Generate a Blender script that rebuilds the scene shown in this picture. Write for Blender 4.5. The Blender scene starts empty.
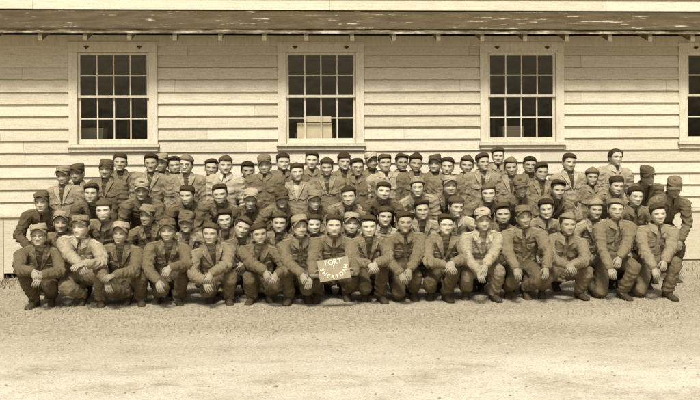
import bpy, math, random
import numpy as np
from mathutils import Vector, Matrix, Euler
from mathutils.bvhtree import BVHTree

random.seed(7)
rng = np.random.default_rng(7)
scene = bpy.context.scene
COL = scene.collection
R = math.radians
PENDING = []          # objects are linked in one go at the end

# ------------------------------------------------------------------ camera
YAW, ROLL, FPX = R(-3.6), R(-0.34), 900.0
CAM = Vector((-0.883, -14.03, 1.8))
CROT = Matrix.Rotation(YAW, 3, 'Z') @ Matrix.Rotation(R(90), 3, 'X') @ Matrix.Rotation(ROLL, 3, 'Z')

def at(u, v, y):
    """the point of the real scene that the photograph shows at (u, v) on the plane Y = y"""
    d = CROT @ Vector(((u - 350) / FPX, -(v - 150) / FPX, -1))
    t = (y - CAM.y) / d.y
    return CAM + d * t

cd = bpy.data.cameras.new('camera')
cam = bpy.data.objects.new('camera', cd)
cam.matrix_world = Matrix.Translation(CAM) @ CROT.to_4x4()
cd.sensor_width = 36
cd.lens = FPX / 700 * 36
cd.shift_y = -50 / 700
cd.clip_end = 3000
COL.objects.link(cam)
scene.camera = cam

# ------------------------------------------------------------------ light
w = bpy.data.worlds.new('World')
scene.world = w
w.use_nodes = True
nt = w.node_tree
nt.nodes.clear()
sky = nt.nodes.new('ShaderNodeTexSky')
sky.sky_type = 'NISHITA'
sky.sun_disc = False
SUN_EL, SUN_AZ = R(53), R(190)       # azimuth clockwise from north (+Y): the sun is behind the camera
sky.sun_elevation = SUN_EL
sky.sun_rotation = SUN_AZ
sky.dust_density = 4
bw = nt.nodes.new('ShaderNodeRGBToBW')
mulc = nt.nodes.new('ShaderNodeMix'); mulc.data_type = 'RGBA'; mulc.blend_type = 'MULTIPLY'
mulc.inputs['Factor'].default_value = 1
mulc.inputs['B'].default_value = (1, .995, .975, 1)
bgn = nt.nodes.new('ShaderNodeBackground'); bgn.inputs[1].default_value = 0.145
wo = nt.nodes.new('ShaderNodeOutputWorld')
nt.links.new(sky.outputs[0], bw.inputs[0]); nt.links.new(bw.outputs[0], mulc.inputs['A'])
nt.links.new(mulc.outputs['Result'], bgn.inputs[0]); nt.links.new(bgn.outputs[0], wo.inputs[0])
sl = bpy.data.lights.new('sun', 'SUN')
sl.energy = 5.0; sl.angle = R(12); sl.color = (1, .985, .955)
sun = bpy.data.objects.new('sun', sl)
sdir = Vector((math.sin(SUN_AZ) * math.cos(SUN_EL), math.cos(SUN_AZ) * math.cos(SUN_EL), math.sin(SUN_EL)))
sun.rotation_euler = sdir.to_track_quat('Z', 'Y').to_euler()
sun.location = (0, -10, 12)
COL.objects.link(sun)
scene.view_settings.view_transform = 'Standard'
scene.view_settings.look = 'None'
scene.view_settings.exposure = 0
scene.cycles.max_bounces = 6
scene.cycles.diffuse_bounces = 3
scene.cycles.use_adaptive_sampling = True

# ------------------------------------------------------------------ materials
def sep(v):
    """sepia print tone of lightness v"""
    return (v, .925 * v ** 1.095, .755 * v ** 1.30, 1)

def nodes(name, rough=.9, spec=.25):
    m = bpy.data.materials.new(name); m.use_nodes = True
    t = m.node_tree
    b = t.nodes['Principled BSDF']
    b.inputs['Roughness'].default_value = rough
    b.inputs['Specular IOR Level'].default_value = spec
    return m, t, b

def N(t, kind, **kw):
    n = t.nodes.new(kind)
    for k, v in kw.items():
        if k in n.inputs: n.inputs[k].default_value = v
        else: setattr(n, k, v)
    return n

def tone_ramp(t, fac, stops):
    r = t.nodes.new('ShaderNodeValToRGB')
    el = r.color_ramp.elements
    while len(el) < len(stops): el.new(.5)
    for e, (p, v) in zip(el, stops):
        e.position = p; e.color = sep(v)
    t.links.new(fac, r.inputs[0])
    return r.outputs[0]

def noise(t, scale, detail=4, rough=.6, vec=None, stretch=None):
    n = N(t, 'ShaderNodeTexNoise', Scale=scale, Detail=detail, Roughness=rough)
    tc = t.nodes.new('ShaderNodeTexCoord')
    src = tc.outputs['Object']
    if stretch:
        mp = t.nodes.new('ShaderNodeMapping'); mp.inputs['Scale'].default_value = stretch
        t.links.new(src, mp.inputs[0]); src = mp.outputs[0]
    t.links.new(src, n.inputs['Vector'])
    return n.outputs['Fac']

def mul(t, a, b, fac=1.0, mode='MULTIPLY'):
    m = t.nodes.new('ShaderNodeMix'); m.data_type = 'RGBA'; m.blend_type = mode
    m.inputs['Factor'].default_value = fac
    t.links.new(a, m.inputs['A']); t.links.new(b, m.inputs['B'])
    return m.outputs['Result']

def bump(t, b, h, strength=.3, dist=.01):
    n = t.nodes.new('ShaderNodeBump'); n.inputs['Strength'].default_value = strength
    n.inputs['Distance'].default_value = dist
    t.links.new(h, n.inputs['Height']); t.links.new(n.outputs[0], b.inputs['Normal'])

_mc = {}
def fabric(v):
    v = round(v, 2)
    k = ('fab', v)
    if k not in _mc:
        m, t, b = nodes('cotton_cloth', .95, .12)
        n = noise(t, 9, 5, .65)
        c = tone_ramp(t, n, [(.28, v * .84), (.5, v), (.74, v * 1.14)])
        g = noise(t, 62, 3, .8)
        c2 = t.nodes.new('ShaderNodeValToRGB')
        c2.color_ramp.elements[0].position = .33; c2.color_ramp.elements[0].color = (.80, .80, .80, 1)
        c2.color_ramp.elements[1].position = .66; c2.color_ramp.elements[1].color = (1.18, 1.18, 1.18, 1)
        t.links.new(g, c2.inputs[0])
        t.links.new(mul(t, c, c2.outputs[0]), b.inputs['Base Color'])
        h = noise(t, 34, 6, .7)
        bump(t, b, h, .6, .022)
        cr = N(t, 'ShaderNodeTexNoise', Scale=9.0, Detail=2, Roughness=.55, noise_type='RIDGED_MULTIFRACTAL')
        cr.inputs['Distortion'].default_value = .7
        tcc = t.nodes.new('ShaderNodeTexCoord'); mpp = t.nodes.new('ShaderNodeMapping'); mpp.inputs['Scale'].default_value = (1, 1, 1.5)
        t.links.new(tcc.outputs['Object'], mpp.inputs[0]); t.links.new(mpp.outputs[0], cr.inputs['Vector'])
        b2 = t.nodes.new('ShaderNodeBump'); b2.inputs['Strength'].default_value = .75; b2.inputs['Distance'].default_value = .022
        t.links.new(cr.outputs['Fac'], b2.inputs['Height'])
        b1 = b.inputs['Normal'].links[0].from_node
        t.links.new(b2.outputs[0], b1.inputs['Normal'])
        _mc[k] = m
    return _mc[k]

def skin(v):
    v = round(v, 2)
    k = ('skin', v)
    if k not in _mc:
        m, t, b = nodes('skin', .6, .3)
        c = tone_ramp(t, noise(t, 26, 3, .6), [(.3, v * .88), (.7, v * 1.1)])
        a = t.nodes.new('ShaderNodeAttribute'); a.attribute_name = 'tone'
        t.links.new(mul(t, c, a.outputs['Color']), b.inputs['Base Color'])
        _mc[k] = m
    return _mc[k]

def plain(name, v, rough=.8, var=.25, scale=20, bs=.3, spec=.25):
    k = (name, v)
    if k not in _mc:
        m, t, b = nodes(name, rough, spec)
        n = noise(t, scale, 5, .65)
        t.links.new(tone_ramp(t, n, [(.25, v * (1 - var)), (.75, v * (1 + var))]), b.inputs['Base Color'])
        bump(t, b, n, bs, .01)
        _mc[k] = m
    return _mc[k]

# ------------------------------------------------------------------ numpy noise
def _hash(i, j, k):
    n = (i * 374761393 + j * 668265263 + k * 2147483647 // 7) & 0xffffffff
    n = ((n ^ (n >> 13)) * 1274126177) & 0xffffffff
    return ((n ^ (n >> 16)) & 0xffff) / 32767.5 - 1
def vnoise(p):
    p = np.asarray(p, dtype=np.float64)
    i = np.floor(p).astype(np.int64); f = p - i
    f = f * f * (3 - 2 * f)
    o = 0
    for dx in (0, 1):
        wx = f[:, 0] if dx else 1 - f[:, 0]
        for dy in (0, 1):
            wy = f[:, 1] if dy else 1 - f[:, 1]
            for dz in (0, 1):
                wz = f[:, 2] if dz else 1 - f[:, 2]
                o = o + wx * wy * wz * _hash(i[:, 0] + dx + 5000, i[:, 1] + dy + 5000, i[:, 2] + dz + 5000)
    return o

# ------------------------------------------------------------------ mesh helpers
def link(name, me, mat, parent=None, loc=None):
    o = bpy.data.objects.new(name, me)
    if mat is not None:
        me.materials.clear(); me.materials.append(mat)
    if parent is not None: o.parent = parent
    if loc is not None: o.location = loc
    PENDING.append(o)
    return o

def tag(o, label=None, cat=None, group=None, kind=None):
    if label: o['label'] = label
    if cat: o['category'] = cat
    if group: o['group'] = group
    if kind: o['kind'] = kind
    return o

class MB:
    def __init__(s): s.v = []; s.f = []; s.n = 0
    def add(s, v, f):
        v = np.asarray(v, dtype=float).reshape(-1, 3)
        s.v.append(v); s.f.extend([tuple(i + s.n for i in q) for q in f]); s.n += len(v)
    def loft(s, rings, cap=True):
        k = len(rings[0]); m = len(rings)
        f = []
        for i in range(m - 1):
            a, b = i * k, (i + 1) * k
            for j in range(k):
                j2 = (j + 1) % k
                f.append((a + j, a + j2, b + j2, b + j))
        if cap:
            f.append(tuple(range(k - 1, -1, -1))); f.append(tuple(range((m - 1) * k, m * k)))
        s.add(np.concatenate(rings), f)
    def tube(s, pts, rad, n=10, flat=1.0, up=None, round_ends=True):
        pts = [Vector(p) for p in pts]
        rings = []
        u = None
        for i, p in enumerate(pts):
            d = (pts[min(i + 1, len(pts) - 1)] - pts[max(i - 1, 0)]).normalized()
            if u is None:
                u = Vector(up) if up else (Vector((1, 0, 0)) if abs(d.x) < .8 else Vector((0, 1, 0)))
            u = (u - d * u.dot(d)).normalized()
            b = d.cross(u)
            r = rad[i]
            ring = np.array([p + u * (math.cos(a) * r) + b * (math.sin(a) * r * flat)
                             for a in [2 * math.pi * j / n for j in range(n)]])
            if round_ends and i == 0:
                rings.append(np.array([p]) + (ring - np.array([p])) * .55 - np.array([d]) * r * .6)
            rings.append(ring)
            if round_ends and i == len(pts) - 1:
                rings.append(np.array([p]) + (ring - np.array([p])) * .55 + np.array([d]) * r * .6)
        s.loft(rings)
    def box(s, x0, x1, y0, y1, z0, z1):
        v = [(x0, y0, z0), (x1, y0, z0), (x1, y1, z0), (x0, y1, z0), (x0, y0, z1), (x1, y0, z1), (x1, y1, z1), (x0, y1, z1)]
        s.add(v, [(3, 2, 1, 0), (4, 5, 6, 7), (0, 1, 5, 4), (1, 2, 6, 5), (2, 3, 7, 6), (3, 0, 4, 7)])
    def slab(s, top, bot):
        """closed thin solid between two point grids (r, c, 3)"""
        r, c = top.shape[:2]
        f = []
        o = r * c
        for i in range(r - 1):
            for j in range(c - 1):
                a, b, d, e = i * c + j, i * c + j + 1, (i + 1) * c + j + 1, (i + 1) * c + j
                f.append((a, b, d, e)); f.append((e + o, d + o, b + o, a + o))
        edge = [j for j in range(c)] + [i * c + c - 1 for i in range(1, r)] + [(r - 1) * c + j for j in range(c - 2, -1, -1)] + [i * c for i in range(r - 2, 0, -1)]
        for k in range(len(edge)):
            a, b = edge[k], edge[(k + 1) % len(edge)]
            f.append((b, a, a + o, b + o))
        s.add(np.concatenate([top.reshape(-1, 3), bot.reshape(-1, 3)]), f)
    def verts(s): return np.concatenate(s.v) if s.v else np.zeros((0, 3))
    def mesh(s, name, smooth=False):
        me = bpy.data.meshes.new(name)
        me.from_pydata(s.verts().tolist(), [], s.f)
        if smooth: me.polygons.foreach_set('use_smooth', np.ones(len(me.polygons), dtype=bool))
        me.update()
        return me
    def build(s, name, mat, parent=None, smooth=False, loc=None):
        return link(name, s.mesh(name, smooth), mat, parent, loc)

_tmp = bpy.data.objects.new('tmp', bpy.data.meshes.new('tmp'))
COL.objects.link(_tmp)
_rm = _tmp.modifiers.new('r', 'REMESH'); _rm.mode = 'VOXEL'; _rm.use_smooth_shade = True
_sm = _tmp.modifiers.new('s', 'SMOOTH'); _sm.factor = .5
def fuse(mb, voxel, iters, name):
    """join overlapping closed shells into one continuous surface"""
    me = mb.mesh('tmp_shells')
    old = _tmp.data
    _tmp.data = me
    _rm.voxel_size = voxel; _sm.iterations = iters
    dg = bpy.context.evaluated_depsgraph_get()
    dg.update()
    out = bpy.data.meshes.new_from_object(_tmp.evaluated_get(dg), preserve_all_data_layers=False, depsgraph=dg)
    out.name = name
    bpy.data.meshes.remove(old)
    return out

def get_co(me, what='co'):
    a = np.empty(len(me.vertices) * 3, dtype=np.float32)
    me.vertices.foreach_get(what, a)
    return a.reshape(-1, 3).astype(float)
def set_co(me, a):
    me.vertices.foreach_set('co', np.ascontiguousarray(a, dtype=np.float32).ravel()); me.update()

def folds(me, amp, seed, stretch=(9, 9, 17), fine=.35, axes=()):
    """cloth folds: ridged noise pushed along the normals"""
    p = get_co(me); n = get_co(me, 'normal')
    q = p * np.array(stretch) + seed * 7.31
    wv = np.stack([vnoise(p * 5 + seed), vnoise(p * 5 + 9 + seed), vnoise(p * 5 + 31 + seed)], 1)
    a = (1 - np.abs(vnoise(q + wv * 1.6))) ** 3 * 2 - .7
    c = (1 - np.abs(vnoise(q * 2.1 + wv * 1.2 + 17))) ** 3 - .4
    b = vnoise(p * 14 + seed * 3)
    d = a * amp + c * amp * .45 + b * amp * fine
    w2 = vnoise(p * 8 + seed * 1.7); w3 = vnoise(p * 19 + seed * 2.3)
    for A, B, rad, wl, am, peak in axes:            # creases running round a limb, deepest at one end
        A = np.array(A); B = np.array(B); ab = B - A; ln = np.linalg.norm(ab)
        t = np.clip((p - A) @ ab / ln ** 2, 0, 1)
        dist = np.linalg.norm(p - A - t[:, None] * ab, axis=1)
        near = np.clip((rad - dist) / (rad * .3), 0, 1)
        ph = t * ln / wl + w2 * 1.15 + w3 * .2
        r = 1 - np.abs(np.sin(math.pi * ph))
        d = d * (1 - near * .55) + near * (r ** 1.5 * 1.6 - .6) * am * (.35 + .65 * np.exp(-((t - peak) / .33) ** 2))
    set_co(me, p + n * d[:, None])
# ------------------------------------------------------------------ people: head, hands, caps
ZT = np.array([.118, .112, .100, .080, .055, .030, .010, -.010, -.030, -.050, -.068, -.085, -.100, -.110, -.118, -.124, -.135, -.16, -.23])[::-1]
WT = np.array([.001, .030, .052, .066, .074, .0765, .076, .0745, .0720, .068, .062, .0535, .044, .037, .040, .045, .051, .057, .066])[::-1]
FT = np.array([.001, .032, .056, .077, .089, .094, .094, .092, .092, .092, .093, .091, .090, .086, .074, .053, .038, .034, .036])[::-1]
BT = np.array([.001, .040, .068, .088, .100, .104, .104, .101, .096, .088, .080, .074, .072, .072, .072, .072, .073, .076, .085])[::-1]
HC = 40
_t = np.arange(HC) / HC * 2 - 1
HA = np.sign(_t) * np.abs(_t) ** 1.35 * math.pi            # angle from the front, denser on the face
HZ = np.concatenate([np.linspace(.1175, .04, 9)[:-1], np.linspace(.04, -.122, 34)[:-1], np.linspace(-.122, -.23, 6)])

def g(x, c, s): return np.exp(-((x - c) / s) ** 2)

def head_grid(p):
    """head and neck as rings from crown to collar; p = face variation"""
    z = HZ[:, None] * np.ones((1, HC)); a = HA[None, :] * np.ones((len(HZ), 1))
    wz = np.interp(HZ, ZT, WT)[:, None]; fz = np.interp(HZ, ZT, FT)[:, None]; bz = np.interp(HZ, ZT, BT)[:, None]
    jaw = 1 + p['jaw'] * g(z, -.085, .04)
    z = np.where(z < 0, z * 1.0, z)
    x = wz * jaw * np.sign(np.sin(a)) * np.abs(np.sin(a)) ** .9
    c = np.cos(a)
    y = np.where(c > 0, -fz * np.abs(c) ** .92, bz * np.abs(c) ** .92)
    front = np.clip(c, 0, 1) ** .5 * (z > -.122)
    ax = np.abs(x)
    d = .006 * g(z, .023, .010) * g(ax, .03, .026)
    d -= .0145 * g(z, .001, .0135) * g(ax, .033, .018)
    d += .006 * g(z, -.001, .008) * g(ax, .033, .012)
    nh = np.interp(z, [-.056, -.050, -.044, -.034, -.01, .012, .025], [0, .012, .024, .028, .016, .006, .0]) * p['nose']
    d += nh * g(x, p['bend'] * np.clip(.02 - z, 0, .06) * 4, .0118 + .004 * g(z, -.04, .02))
    d += .008 * g(ax, .015, .007) * g(z, -.042, .008)
    d += .0045 * g(z, -.064, .0055) * g(x, 0, .024) - .005 * g(z, -.0705, .003) * g(x, 0, .026)
    d += .005 * g(z, -.0775, .0055) * g(x, 0, .020) - .005 * g(z, -.089, .006) * g(x, 0, .025)
    d += .007 * g(z, -.105, .011) * g(x, 0, .022)
    d += .004 * g(ax, .05, .014) * g(z, -.022, .014) - .005 * g(ax, .045, .015) * g(z, -.058, .016)
    sm = p['smile']
    d += sm * (.006 * g(ax, .040, .013) * g(z, -.040, .014) - .004 * g(ax, .030, .006) * g(z, -.058, .012))
    y = y - d * front
    q_ = np.stack([x.ravel(), y.ravel(), z.ravel()], 1) * 22 + p['id'] * 5.7
    y = y - (.0035 * vnoise(q_)).reshape(x.shape) * front
    x = x + (.0030 * vnoise(q_ + 40)).reshape(x.shape)
    v = np.stack([x * p['w'], y, np.where(z > 0, z * p['top'], np.where(z > -.122, z * p['len'], z - .122 * (p['len'] - 1)))], 2)
    tone = np.ones_like(x)
    fr = c > .25
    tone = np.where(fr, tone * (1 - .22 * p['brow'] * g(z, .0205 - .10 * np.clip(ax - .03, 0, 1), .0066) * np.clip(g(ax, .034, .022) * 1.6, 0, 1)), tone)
    tone = np.where(fr, tone * (1 - .45 * g(z, .002, .0080) * g(ax, .033, .0150)), tone)  # eye-socket shade put into the skin tone
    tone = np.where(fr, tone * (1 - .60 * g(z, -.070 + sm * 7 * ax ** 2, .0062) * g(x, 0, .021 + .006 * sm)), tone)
    tone = tone * (1 - .16 * fr * vnoise(np.stack([x.ravel(), y.ravel(), z.ravel()], 1) * 30 + p['id']).reshape(x.shape))
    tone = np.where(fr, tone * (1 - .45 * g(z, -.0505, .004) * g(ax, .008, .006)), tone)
    tone = tone * (1 - p['stub'] * .25 * g(z, -.09, .025) * fr)
    return v, tone

def grid_faces(r, c, flip=False):
    f = []
    for i in range(r - 1):
        for j in range(c):
            j2 = (j + 1) % c
            f.append((i * c + j, (i + 1) * c + j, (i + 1) * c + j2, i * c + j2))
    return f

def hand(mb, W, hd, thumb, curl, side_len=1.0):
    """palm, four bent fingers and a thumb; W wrist, hd pointing direction, thumb = direction of the thumb side"""
    x = Vector(hd).normalized(); t = Vector(thumb); t = (t - x * t.dot(x)).normalized()
    up = t.cross(x)                     # one of the two normals; make it the back of the hand
    if up.z < 0 and abs(up.z) > .05 or (abs(up.z) <= .05 and up.y > 0): up = -up
    W = Vector(W)
    P = lambda a, b, c: W + x * a + t * b + up * c
    rings = []
    for a, hw, ht in ((-.03, .027, .021), (0, .029, .019), (.03, .037, .017), (.06, .042, .016), (.088, .040, .013), (.097, .034, .009)):
        rings.append(np.array([P(a, hw * math.cos(q), ht * math.sin(q) + .002) for q in [2 * math.pi * k / 10 for k in range(10)]]))
    mb.loft(rings)
    for k, (b, ln, r) in enumerate(((.029, .070, .0106), (.010, .079, .0108), (-.009, .073, .0104), (-.027, .057, .0092))):
        pts = [P(.078, b, .001), P(.096, b * 1.08, .001)]
        ang = 0; cur = pts[-1]
        for q, (fr, cu) in enumerate(((.48, .55), (.30, .7), (.22, .45))):
            ang += cu * curl * (1 + .12 * k)
            cur = cur + (x * math.cos(ang) - up * math.sin(ang)) * ln * fr + t * (b * .04)
            pts.append(cur)
        mb.tube(pts, [r, r, r * .97, r * .9, r * .75], 6)
    pts = [P(.012, .020, -.004), P(.034, .042, -.010), P(.060, .052, -.018), P(.083, .047, -.028)]
    mb.tube(pts, [.013, .0125, .0105, .0085], 6)

def rot_about(v, m, c): return (v - c) @ np.array(m).T + c

def cap_mesh(kind, p):
    """cap in head space; returns list of (part name, MB)"""
    cap = MB(); vis = None
    k = 30
    A = np.arange(k) / k * 2 * math.pi
    cx = lambda s, z, dx=0, dy=0, e=1: np.stack([.0845 * s * np.sin(A) + dx, -.104 * s * e * np.cos(A) + .003 + dy, np.full(k, z)], 1)
    if kind == 'field':
        slump = p['slump']
        prof = [(.060, .965), (.061, 1.025), (.078, 1.03), (.0795, 1.0), (.098, 1.0), (.116, .965), (.129, .90), (.137, .78), (.140, .5), (.1395, .06)]
        rings = []
        for z, s in prof:
            r = cx(s, z)
            if z > .09: r[:, 2] += (z - .09) * .5 * slump * (-np.cos(A) * .6 + .5 * np.sin(A * 1 + p['ph'])) * .5 - np.where(s < .7, .006 * slump, 0)
            if z > .09: r[:, :2] *= (1 + .035 * np.sin(A * 3 + p['ph']) * slump)[:, None]
            rings.append(r)
        cap.loft(rings)
        vis = MB()
        aa = np.linspace(-1.22, 1.22, 15)
        rows = []
        for q in np.linspace(0, 1, 5):
            ext = .052 * q * np.cos(aa / 1.22 * math.pi / 2) ** .6
            xx = .086 * np.sin(aa); yy = -.1065 * np.cos(aa) + .003
            rows.append(np.stack([xx * (1 + .05 * q), yy - ext, (.068 - .10 * ext - (.9 + 1.2 * q) * np.abs(xx) ** 2 / .086 * .45)], 1))
        G = np.stack(rows); vis.slab(G + np.array([0, 0, .0025]), G - np.array([0, 0, .0025]))
    elif kind == 'beret':
        lean = p['lean']
        prof = [(.050, .93), (.048, 1.00), (.057, 1.045), (.068, 1.05), (.075, 1.03), (.087, 1.03), (.103, .98), (.116, .85), (.126, .65), (.131, .38), (.132, .05)]
        rings = []
        for z, s in prof:
            o = max(0, z - .066) / .07
            r = cx(s, z, lean * .014 * o, .016 * o)
            r[:, 2] += (1 - min(1, o)) * p['arch'] * np.cos(A) + o * (.008 * -np.sin(A) * lean + .005 * np.sin(A * 2 + p['ph']))
            rings.append(r)
        cap.loft(rings)
    elif kind == 'garrison':
        rings = []
        for z, wx, ly, hump in ((.058, .084, .104, 0), (.060, .0885, .108, 0), (.094, .086, .112, .35), (.096, .079, .108, .35), (.116, .066, .106, .6), (.134, .044, .100, .8), (.143, .016, .094, .8)):
            r = np.stack([wx * np.sin(A), -ly * np.sign(np.cos(A)) * np.abs(np.cos(A)) ** .85 + .003, np.full(k, z)], 1)
            r[:, 2] += hump * .012 * (np.abs(np.cos(A)) ** 2 - .4)
            rings.append(r)
        cap.loft(rings)
    elif kind == 'knit':
        prof = [(.040, .94), (.038, 1.01), (.048, 1.06), (.064, 1.05), (.070, 1.01), (.094, .97), (.114, .83), (.129, .58), (.137, .30), (.138, .04)]
        rings = []
        for z, s in prof:
            r = cx(s, z, 0, .006 * max(0, z - .06) / .06); o = max(0, min(1, (z - .04) / .08))
            r[:, 2] += (1 - o) * p['arch'] * np.cos(A); rings.append(r)
        cap.loft(rings)
    m = Matrix.Rotation(p['cpitch'], 3, 'X') @ Matrix.Rotation(p['croll'], 3, 'Y') @ Matrix.Rotation(p.get('cyaw', 0), 3, 'Z')
    for q in (cap, vis):
        if q is not None: q.v = [rot_about(v, m, np.array([0, .02, .05])) for v in q.v]
    return cap, vis

def ik(a, b, l1, l2, pole):
    a, b = Vector(a), Vector(b)
    d = b - a; L = d.length
    m = l1 + l2
    if L > m * .995: b = a + d * (m * .995 / L); d = b - a; L = d.length
    x = (l1 * l1 - l2 * l2 + L * L) / (2 * L)
    h = math.sqrt(max(l1 * l1 - x * x, 0))
    n = d / L
    pl = Vector(pole); pl = (pl - n * pl.dot(n))
    pl = pl.normalized() if pl.length > 1e-6 else Vector((0, -1, 0))
    return a + n * x + pl * h, b

def bez_limb(a, e, b, ra, re, rb):
    """limb path with a rounded joint"""
    a, e, b = Vector(a), Vector(e), Vector(b)
    return ([a, a.lerp(e, .5), a.lerp(e, .86), e.lerp((a + b) / 2, .06), e.lerp(b, .14), e.lerp(b, .55), b],
            [ra, (ra * .55 + re * .45), re * 1.02, re * 1.03, re, re * .5 + rb * .5, rb])

def boot(mb, A, fdir, pitch=0):
    """laced ankle boot around ankle point A (about 9 cm above the sole)"""
    f = Vector((fdir[0], fdir[1], 0)).normalized()
    s = Vector((-f.y, f.x, 0))
    up = Vector((0, 0, 1))
    if pitch:
        q = Matrix.Rotation(pitch, 3, s)
        f = q @ f; up = q @ up
    A = Vector(A)
    P = lambda a, b, c: A + f * a + s * b + up * c
    n = 12
    an = [2 * math.pi * k / n for k in range(n)]
    mb.loft([np.array([P(.052 * math.cos(q) + o, .045 * math.sin(q), z) for q in an]) for z, o in ((.13, -.008), (.07, -.006), (.01, 0), (-.05, .0))])
    rings = []
    for a, hw, top in ((-.075, .018, -.03), (-.068, .034, -.005), (-.03, .040, .03), (.02, .040, .025), (.07, .044, -.012), (.12, .050, -.034), (.16, .048, -.046), (.185, .038, -.055), (.197, .018, -.066)):
        rings.append(np.array([P(a, hw * math.cos(q), -.088 + (top + .088) * max(0, math.sin(q)) ** .8) for q in an]))
    mb.loft(rings)

def superring(c, a, b, side, fwd, n=22, e=.86):
    out = []
    for k in range(n):
        q = 2 * math.pi * k / n
        out.append(c + side * (a * math.copysign(abs(math.cos(q)) ** e, math.cos(q))) + fwd * (b * math.copysign(abs(math.sin(q)) ** e, math.sin(q))))
    return np.array(out)

GZ = lambda x, y: -.17 * np.clip((-x - 3.3) / 2.2, 0, 1) ** 2 * np.clip((y + 2.0) / 1.6, 0, 1)

def V(*a): return Vector(a)

SEED = [0]
def person(label, group, row, x, chin, cap='beret', ct=.07, jt=.15, open_=True, pose='squat', yaw=0, roll=0, pitch=0,
           kL=None, fL=None, kR=None, fR=None, hL=None, hR=None, glasses=False, shirt=.07, skin_v=None, tt=None,
           turn=0, Y=None, cp=None, cr=None, boots=.07, lean=0.0, brow=None, grip=None, hair=.035):
    SEED[0] += 1
    sd_ = SEED[0]
    jt = jt * (.78 + .66 * random.Random(sd_ * 3).random()) if row != 'B' else jt * (.85 + .4 * random.Random(sd_ * 3).random())
    ct = ct * .85
    sd = SEED[0]
    rd = random.Random(sd * 13 + 5)
    y0 = {'D': -3.45, 'C': -2.88, 'B': -2.22, 'A': -1.42, 'Z': -.98}[row] if Y is None else Y
    ch = at(x, chin, y0 - .09)
    E = V(ch.x, y0, ch.z + .117)
    lean += rd.uniform(-.5, .5); yaw += rd.uniform(-13, 13); roll += rd.uniform(-6, 6); pitch += rd.uniform(-3, 3)
    HR = (Euler((0, 0, R(yaw + YAW * 57.3 * 0)), 'XYZ').to_matrix() @ Matrix.Rotation(R(pitch), 3, 'X') @ Matrix.Rotation(R(roll), 3, 'Y'))
    # spine
    if pose == 'stand':
        Nk = E + V(0, .055, -.132); Pv = Nk + V(lean * .1, .015, -.52)
    elif pose == 'stoop':
        Nk = E + V(0, .105, -.108); Pv = Nk + V(lean * .2, .34, -.36)
    elif pose == 'kneel':
        Nk = E + V(0, .062, -.134); Pv = Nk + V(0, .13, -.48)
    else:
        Nk = E + V(0, .072, -.130); Pv = Nk + V(lean * .15, .20, -.45)
    Pv.z = max(Pv.z, .20)
    base = V(Pv.x, Pv.y, float(GZ(Pv.x, Pv.y)))
    gz = base.z
    E -= base; Nk -= base; Pv -= base
    up = (Nk - Pv).normalized()
    L = (Nk - Pv).length
    turn += rd.uniform(-9, 9)
    side = Matrix.Rotation(R(turn), 3, 'Z') @ V(1, 0, 0)
    side = (side - up * side.dot(up)).normalized()
    fwd = side.cross(up)
    local = lambda q: at(q[0], q[1], q[2]) - base
    sq = pose in ('squat', 'kneel')

    # ---- legs
    thigh = shin = .43
    hips = [Pv - side * .088 - up * .03, Pv + side * .088 - up * .03]
    knees = []; ankles = []; fpitch = []
    for s, h, kp, fp in ((-1, hips[0], kL, fL), (1, hips[1], kR, fR)):
        if sq and kp is not None:
            ky = y0 - .30
            kt = at(kp[0], kp[1], ky) - base
            dx, dz = kt.x - h.x, kt.z - .065 - h.z          # knee joint sits a little under the trouser top
            dd = math.hypot(dx, dz)
            if dd > .40: dx *= .40 / dd; dz *= .40 / dd; dd = .40
            kn = h + V(dx, -math.sqrt(thigh ** 2 - dd ** 2), dz)
            if kn.z < .075: kn.z = .075
            if kn.z < .16:                                   # knee on the ground: shin lies back
                an = kn + V(-.02 * s, .41, .03); fpitch.append(R(62))
            else:
                fx = (at(fp[0], fp[1], ky) - base).x if fp else kn.x
                dx = fx - kn.x; dz = .092 - kn.z
                dd = math.hypot(dx, dz)
                back = math.sqrt(max(shin ** 2 - dd ** 2, 0))
                back = min(back, .30)
                low = kn.z < .34
                if low: dz += .05; back = min(max(back, .2), .34)
                an = kn + V(dx, back * (.9 if low else .62), dz)
                fpitch.append(R(32) if low else 0)
        elif pose == 'squat' or pose == 'kneel':
            kn = h + V(.10 * s, -.40, -.02)
            kn.z = max(.09, min(kn.z, .34))
            an = V(kn.x, kn.y + .25, .12); fpitch.append(R(40))
        else:
            an = V(h.x + .05 * s, h.y - (.04 if pose == 'stand' else .16), .092)
            if fp: an = local((fp[0], fp[1], y0)); an.z = .092; an.y = h.y - .12
            ll = max(.43, ((h - an).length * 1.004) / 2) if pose == 'stand' and (h - an).length < 1.0 else .47
            kn, an2 = ik(h, an, ll, ll, (.15 * s, -1, 0))
            fpitch.append(0)
        knees.append(kn); ankles.append(an)

    # ---- arms
    sf = .045 if sq else (.05 if pose == 'stoop' else .0)
    sh = [Nk - up * .078 - side * .208 + fwd * sf, Nk - up * .080 + side * .208 + fwd * sf]
    elb = []; wr = []
    for i, (s, hp) in enumerate(((-1, hL), (1, hR))):
        if hp is not None:
            yy = hp[2] if len(hp) > 2 else y0 - .34
            tgt = at(hp[0], hp[1], yy) - base
            pole = (s * 1.0, .25, -.5)
        elif pose == 'stand':
            tgt = sh[i] + V(s * .05, -.05, -.53); pole = (s * .5, 1, 0)
        elif pose == 'stoop':
            tgt = knees[i] + V(-s * .02, -.05, .09); pole = (s * 1, .6, 0)
            if tgt.z < .38: tgt.z = .38
        else:
            tgt = knees[i].lerp(hips[i], .22) + V(0, -.02, .10); pole = (s * 1, .3, -.2)
        e_, w_ = ik(sh[i], tgt, .285, .255, pole)
        elb.append(e_); wr.append(w_)

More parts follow.
